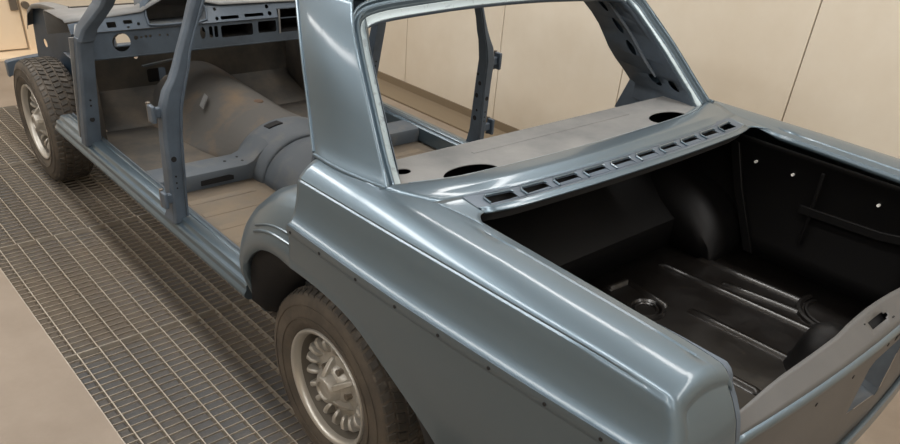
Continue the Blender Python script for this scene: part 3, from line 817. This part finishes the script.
    MB().grid([[(x, 2.20, zf), (x, 2.26, zf + .012), (x, 2.43, .49), (x, 2.455, .52)] for x in xs]).build('toe_board', FLOORPAN, car, angle=30, solid=.003)
    f = lambda u, v, d_: Vector((u, 2.455 + d_, v))
    fw = MB().plate([(-.58, .52), (.58, .52), (.58, .93), (-.58, .93)], [rrect(-.255, -.155, .535, .605, .012), ell(-.30, .672, .011, .011, 10), ell(-.35, .74, .05, .05, 16)], f, .003).build('firewall', FLOORPAN, car, angle=25)
    MB().box(-.265, -.185, 2.475, 2.49, .52, .62).build('opening_shade', DARK, fw)  # added dark sheet, stands for the shade inside the pedal opening
    MB().strip([(-.28, 2.44, .622), (-.11, 2.44, .640)], (0, .02, 0), (0, 0, .008)).build('firewall_bracket', INNER, fw)
    # kick panels
    for s in (1, -1):
        MB().grid([[(-s * x, y, .40), (-s * x, y, .70), (-s * x, y, .93)] for y, x in ((1.88, .715), (1.96, .69), (2.08, .63), (2.25, .59), (2.47, .575))]).build('kick_panel', FLOORPAN, car, angle=30, solid=.003)
cabin()

# ---- dashboard ------------------------------------------------------
def dash():
    def f(u, v, d_):                       # leans a little; upper part steps forward
        y = 2.05 + .04 * (v - .80) + .035 * (abs(u) / .7) ** 2 * 0
        return Vector((u, y + d_, v))
    R2 = lambda a, b, c, d_, r=.008: rrect(a, b, c, d_, r, 2)
    low = [(-.71, .79), (.71, .79), (.71, .898), (-.71, .898)]
    holes = [ell(-.500, .850, .041, .040, 24), ell(-.432, .864, .010, .010, 10), ell(-.408, .864, .006, .006, 8), ell(-.386, .866, .007, .007, 8), ell(-.366, .866, .007, .007, 8), ell(-.321, .867, .006, .006, 8), ell(-.284, .864, .006, .006, 8),
             ell(-.11, .858, .014, .028, 14), R2(-.077, -.058, .832, .886), R2(-.050, -.030, .832, .886), R2(-.014, .158, .828, .884), R2(.187, .291, .833, .888), R2(.309, .56, .826, .893)]
    lo = MB().plate(low, holes, f, .003).build('dashboard_lower', JAMB, car, angle=25)
    MB().grid([[f(x, .79, 0), f(x, .783, .004), f(x, .780, .03), f(x, .79, .16)] for x in (-.71, -.35, 0, .35, .71)]).build('dashboard_bottom_lip', JAMB, lo, angle=40, solid=.002)
    up = [(-.71, .903), (-.36, .903), (-.10, .903), (.30, .903), (.302, .938), (.71, .938), (.71, .962), (.0, .978), (-.04, .982), (-.06, 1.01), (-.12, 1.035), (-.24, 1.045), (-.33, 1.035), (-.375, 1.00), (-.385, .972), (-.50, .960), (-.71, .940)]
    uh = [[(-.365, .915), (-.33, .911), (-.12, .911), (-.085, .918), (-.072, .95), (-.075, .985), (-.12, 1.018), (-.24, 1.030), (-.32, 1.02), (-.358, .99), (-.367, .95)],
          R2(-.55, -.51, .915, .937, .004), R2(-.475, -.435, .925, .940, .004), ell(-.41, .922, .007, .007, 8), ell(-.46, .912, .006, .005, 8), R2(-.010, .086, .912, .926, .004), R2(.118, .222, .914, .928, .004), ell(-.028, .957, .008, .008, 10), ell(-.03, .918, .009, .008, 10), ell(.258, .922, .011, .010, 12), ell(.252, .952, .010, .009, 12)]
    u2 = lambda u, v, d_: Vector((u, 2.045 + .55 * (v - .903) + d_, v))
    uo = MB().plate(up, uh, u2, .003).build('dashboard_upper', JAMB, car, angle=25)
    # binnacle cowl: hood around the instrument hole
    o1 = uh[0]; rows = [[u2(a, b, 0) for a, b in o1], [u2(a, b, 0) + Vector((0, -.02, .004)) for a, b in o1], [u2(a * 1.0, b, 0) + Vector((0, .12, 0)) for a, b in o1]]
    MB().grid(rows[0:1] + rows[2:3], closev=True).build('binnacle_tube', INNER, uo, solid=.002)
    MB().tube([u2(a, b, -.002) for a, b in o1] + [u2(*o1[0], -.002)], .006, 6).build('binnacle_rim', JAMB, uo)
    # top roll and cowl to the windscreen
    MB().grid([[(x, 2.07, z0), (x, 2.09, z0 + .010), (x, 2.16, z0 + .006), (x, 2.26, .950), (x, 2.34, .946), (x, 2.355, .935), (x, 2.36, .84)] for x, z0 in ((-.72, .945), (-.52, .957), (-.385, .968), (-.24, 1.035), (-.06, .988), (0, .976), (.3, .972), (.72, .96))]).build('dashboard_top', PRIMER, uo, angle=30, solid=.003)
    # box behind glove and radio openings
    for (a, b, c, e) in ((.30, .57, .82, .94), (.18, .295, .825, .895), (-.02, .165, .82, .89)):
        MB().grid([[(a, y, c), (b, y, c), (b, y, e), (a, y, e)] for y in (2.065, 2.25)], closev=True).build('dash_box', DARK, lo, solid=.002)
        MB().grid([[(a, 2.25, c), (b, 2.25, c)], [(a, 2.25, e), (b, 2.25, e)]]).build('dash_box', DARK, lo, solid=.002)
    MB().strip([(.306, 2.040, .825), (.306, 2.044, .94)], (.008, 0, 0), (0, .006, 0)).build('dash_bracket', PRIMER, lo)
dash()

# ---- nose: inner wings, cowl, cross bar -----------------------------
def nose():
    for s in (1, -1):
        top = [(1.86, .945), (2.1, .94), (2.25, .932), (2.40, .926), (2.52, .920), (2.80, .885), (3.0, .845), (3.13, .79), (3.20, .70)]
        def f(u, v, d_): return Vector((-s * (.56 + d_ + .03 * max(0, v - .7)), u, v))
        out = [(2.475, .50), (2.475, .922)] + top[4:] + [(3.24, .52), (3.0, .50), (2.7, .50)]
        o = MB().plate(out, [ell(3.037, .636, .032, .022, 18)], f, .003).build('inner_wing', WINGB, car, angle=25)
        ro = lambda y: interp([(1.86, .752), (2.1, .670), (2.5, .628), (2.87, .606), (3.2, .592)], y)
        MB().grid([[(-s * (ro(y) - .066), y, z - .022), (-s * (ro(y) - .062), y, z - .002), (-s * (ro(y) - .03), y, z + .002), (-s * ro(y), y, z - .004), (-s * (ro(y) + .003), y, z - .024)] for y, z in top]).build('wing_rail', PRIMER, o, angle=30, solid=.003)
        # round suspension dome inside the bay and chassis leg
        rows = [[(-s * (.42 + r * math.cos(a)), 2.78 + r * math.sin(a), z) for a in [2 * PI * i / 18 for i in range(18)]] for z, r in ((.50, .15), (.80, .13), (.84, .10), (.845, .001))]
        MB().grid(rows, closev=True).build('suspension_dome', JAMB, o, angle=40)
        MB().box(*sorted((-s * .34, -s * .44)), 2.52, 3.5, .30, .40).build('chassis_leg', JAMB, car, bevel=.006)
        MB().tube([(-s * .35, 0 if False else 2.75, .315), (-s * .64, 2.75, .315)], .035, 12).build('stub_axle', STEEL, car)
    b = MB().strip(crom([(-.67, 3.56, .335), (-.62, 3.58, .345), (-.3, 3.62, .36), (0, 3.63, .36), (.3, 3.62, .36), (.62, 3.58, .345), (.67, 3.56, .335)], 3), (0, .05, 0), (0, 0, .085)).build('front_cross_member', JAMB, car, bevel=.008)
    MB().box(-.42, .42, 3.30, 3.36, .28, .38).build('radiator_support', JAMB, car, bevel=.006)
    MB().tube([(-.64, 0, .315), (.64, 0, .315)], .04, 14).build('rear_axle', STEEL, car)
nose()

# ================================================================== WHEELS
def make_wheel():
    """axis along +x outward, centred on the origin; outer sidewall near x = +0.0"""
    R_, W = .315, .185
    prof = [(-.02, .188), (-.006, .192), (.002, .200), (.010, .225), (.010, .250), (.008, .278), (.002, .297), (-.007, .306), (-.024, .3095), (-.09, .311), (-.148, .3105), (-.162, .306), (-.174, .296), (-.186, .278), (-.192, .25), (-.19, .225), (-.182, .200), (-.16, .188)]
    n = 56
    rows = [[(x, r * math.cos(2 * PI * i / n), r * math.sin(2 * PI * i / n)) for x, r in prof] for i in range(n)]
    ty = MB().grid(rows, closeu=True, closev=True).build('wheel', RUBBER, None, angle=60)
    # raised ring on the sidewall
    for rr, h in ((.272, .0105), (.232, .0125)):
        MB().tube([(h - .001, rr * math.cos(2 * PI * i / 48), rr * math.sin(2 * PI * i / 48)) for i in range(49)], .0016, 5).build('sidewall_ring', RUBBER, ty)
    # tread blocks: five staggered rows
    tb = MB(); nb = 62
    for rw, (xa, xb, off) in enumerate(((-.028, -.001, 0), (-.064, -.032, .5), (-.105, -.069, .15), (-.146, -.110, .65), (-.172, -.150, .2))):
        for k in range(nb):
            a0 = 2 * PI * (k + off + .10) / nb; a1 = 2 * PI * (k + off + .86) / nb
            sk = .25 * (2 * PI / nb) * (1 if rw % 2 else -1)
            r0 = .300; r1 = .3172 if 0 < rw < 4 else .3145
            def pt(x, a, r): return (x, r * math.cos(a), r * math.sin(a))
            xo = xa, xb
            tap = .003
            edge = (rw == 0 and 1) or (rw == 4 and -1) or 0
            b_ = [pt(xa, a0, r0), pt(xb, a0 + sk, r0), pt(xb, a1 + sk, r0), pt(xa, a1, r0)]
            ra = r1 - (.006 if edge == -1 else 0); rb = r1 - (.008 if edge == 1 else 0)
            t_ = [pt(xa + tap, a0 + .008, ra), pt(xb - tap, a0 + sk + .008, rb), pt(xb - tap, a1 + sk - .008, rb), pt(xa + tap, a1 - .008, ra)]
            tb.add(b_ + t_, [(4, 5, 6, 7), (0, 1, 5, 4), (1, 2, 6, 5), (2, 3, 7, 6), (3, 0, 4, 7)])
    tag(tb.build('tread_blocks', TREAD, ty, angle=0), kind='stuff')
    # rim: polished lip, barrel and dish
    def lathe(name, prof, material, n=48, **k):
        rows = [[(x, r * math.cos(2 * PI * i / n), r * math.sin(2 * PI * i / n)) for x, r in prof] for i in range(n)]
        return MB().grid(rows, closeu=True).build(name, material, ty, **k)
    lathe('rim_lip', [(-.018, .194), (.001, .194), (.005, .1915), (.005, .186), (.000, .180), (-.010, .176), (-.022, .174)], CHROME, angle=50)
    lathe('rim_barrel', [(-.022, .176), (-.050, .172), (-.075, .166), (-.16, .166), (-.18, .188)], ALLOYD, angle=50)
    lathe('rim_disc', [(-.075, .166), (-.062, .150), (-.052, .118), (-.046, .090), (-.044, .060), (-.044, .0005)], ALLOY, angle=40)
    # fins round the disc
    for k in range(18):
        a = 2 * PI * (k + .5) / 18
        fn = []
        for r, x, hw in ((.104, -.050, .0045), (.110, -.034, .0065), (.126, -.024, .0085), (.144, -.022, .0095), (.155, -.032, .0095), (.160, -.060, .009)):
            hh = [( -.072 if r > .1 else -.05, -hw * 1.05), (x - .004, -hw * .95), (x, -hw * .45), (x, hw * .45), (x - .004, hw * .95), (-.072 if r > .1 else -.05, hw * 1.05)]
            fn.append([(xx, r * math.cos(a) - t * math.sin(a), r * math.sin(a) + t * math.cos(a)) for xx, t in hh])
        MB().loft(fn).build('rim_fin', ALLOY, ty, angle=35)
    # hub: stepped boss with five webs and a centre cap
    lathe('hub_boss', [(-.046, .070), (-.030, .064), (-.020, .050), (.004, .044), (.010, .040), (.012, .030), (.006, .027), (.006, .0005)], ALLOY, n=24, angle=35)
    for k in range(5):
        a = 2 * PI * (k + .2) / 5
        fn = []
        for r, x, hw in ((.040, .004, .012), (.056, -.004, .013), (.076, -.022, .012), (.092, -.042, .009)):
            hh = [(-.05, -hw), (x, -hw * .7), (x, hw * .7), (-.05, hw)]
            fn.append([(xx, r * math.cos(a) - t * math.sin(a), r * math.sin(a) + t * math.cos(a)) for xx, t in hh])
        MB().loft(fn).build('hub_web', ALLOY, ty, angle=35, bevel=.002)
        a += PI / 5
        MB().tube([(-.046, .066 * math.cos(a), .066 * math.sin(a)), (-.026, .066 * math.cos(a), .066 * math.sin(a))], .011, 6).build('wheel_bolt', STEEL, ty)
    return ty
proto = make_wheel()
kids = list(proto.children)
def place(first, x, y, rz, spin):
    if first: o = proto
    else:
        o = proto.copy(); COL.objects.link(o)
        for k in kids:
            c = k.copy(); COL.objects.link(c); c.parent = o
    o.parent = car; o.location = (x, y, .315)
    o.rotation_euler = (spin, 0, rz)
place(True, -.774, .002, PI, .35)
place(False, -.765, 2.75, PI, .1)
place(False, .782, 0, 0, .2)
place(False, .782, 2.75, 0, .5)
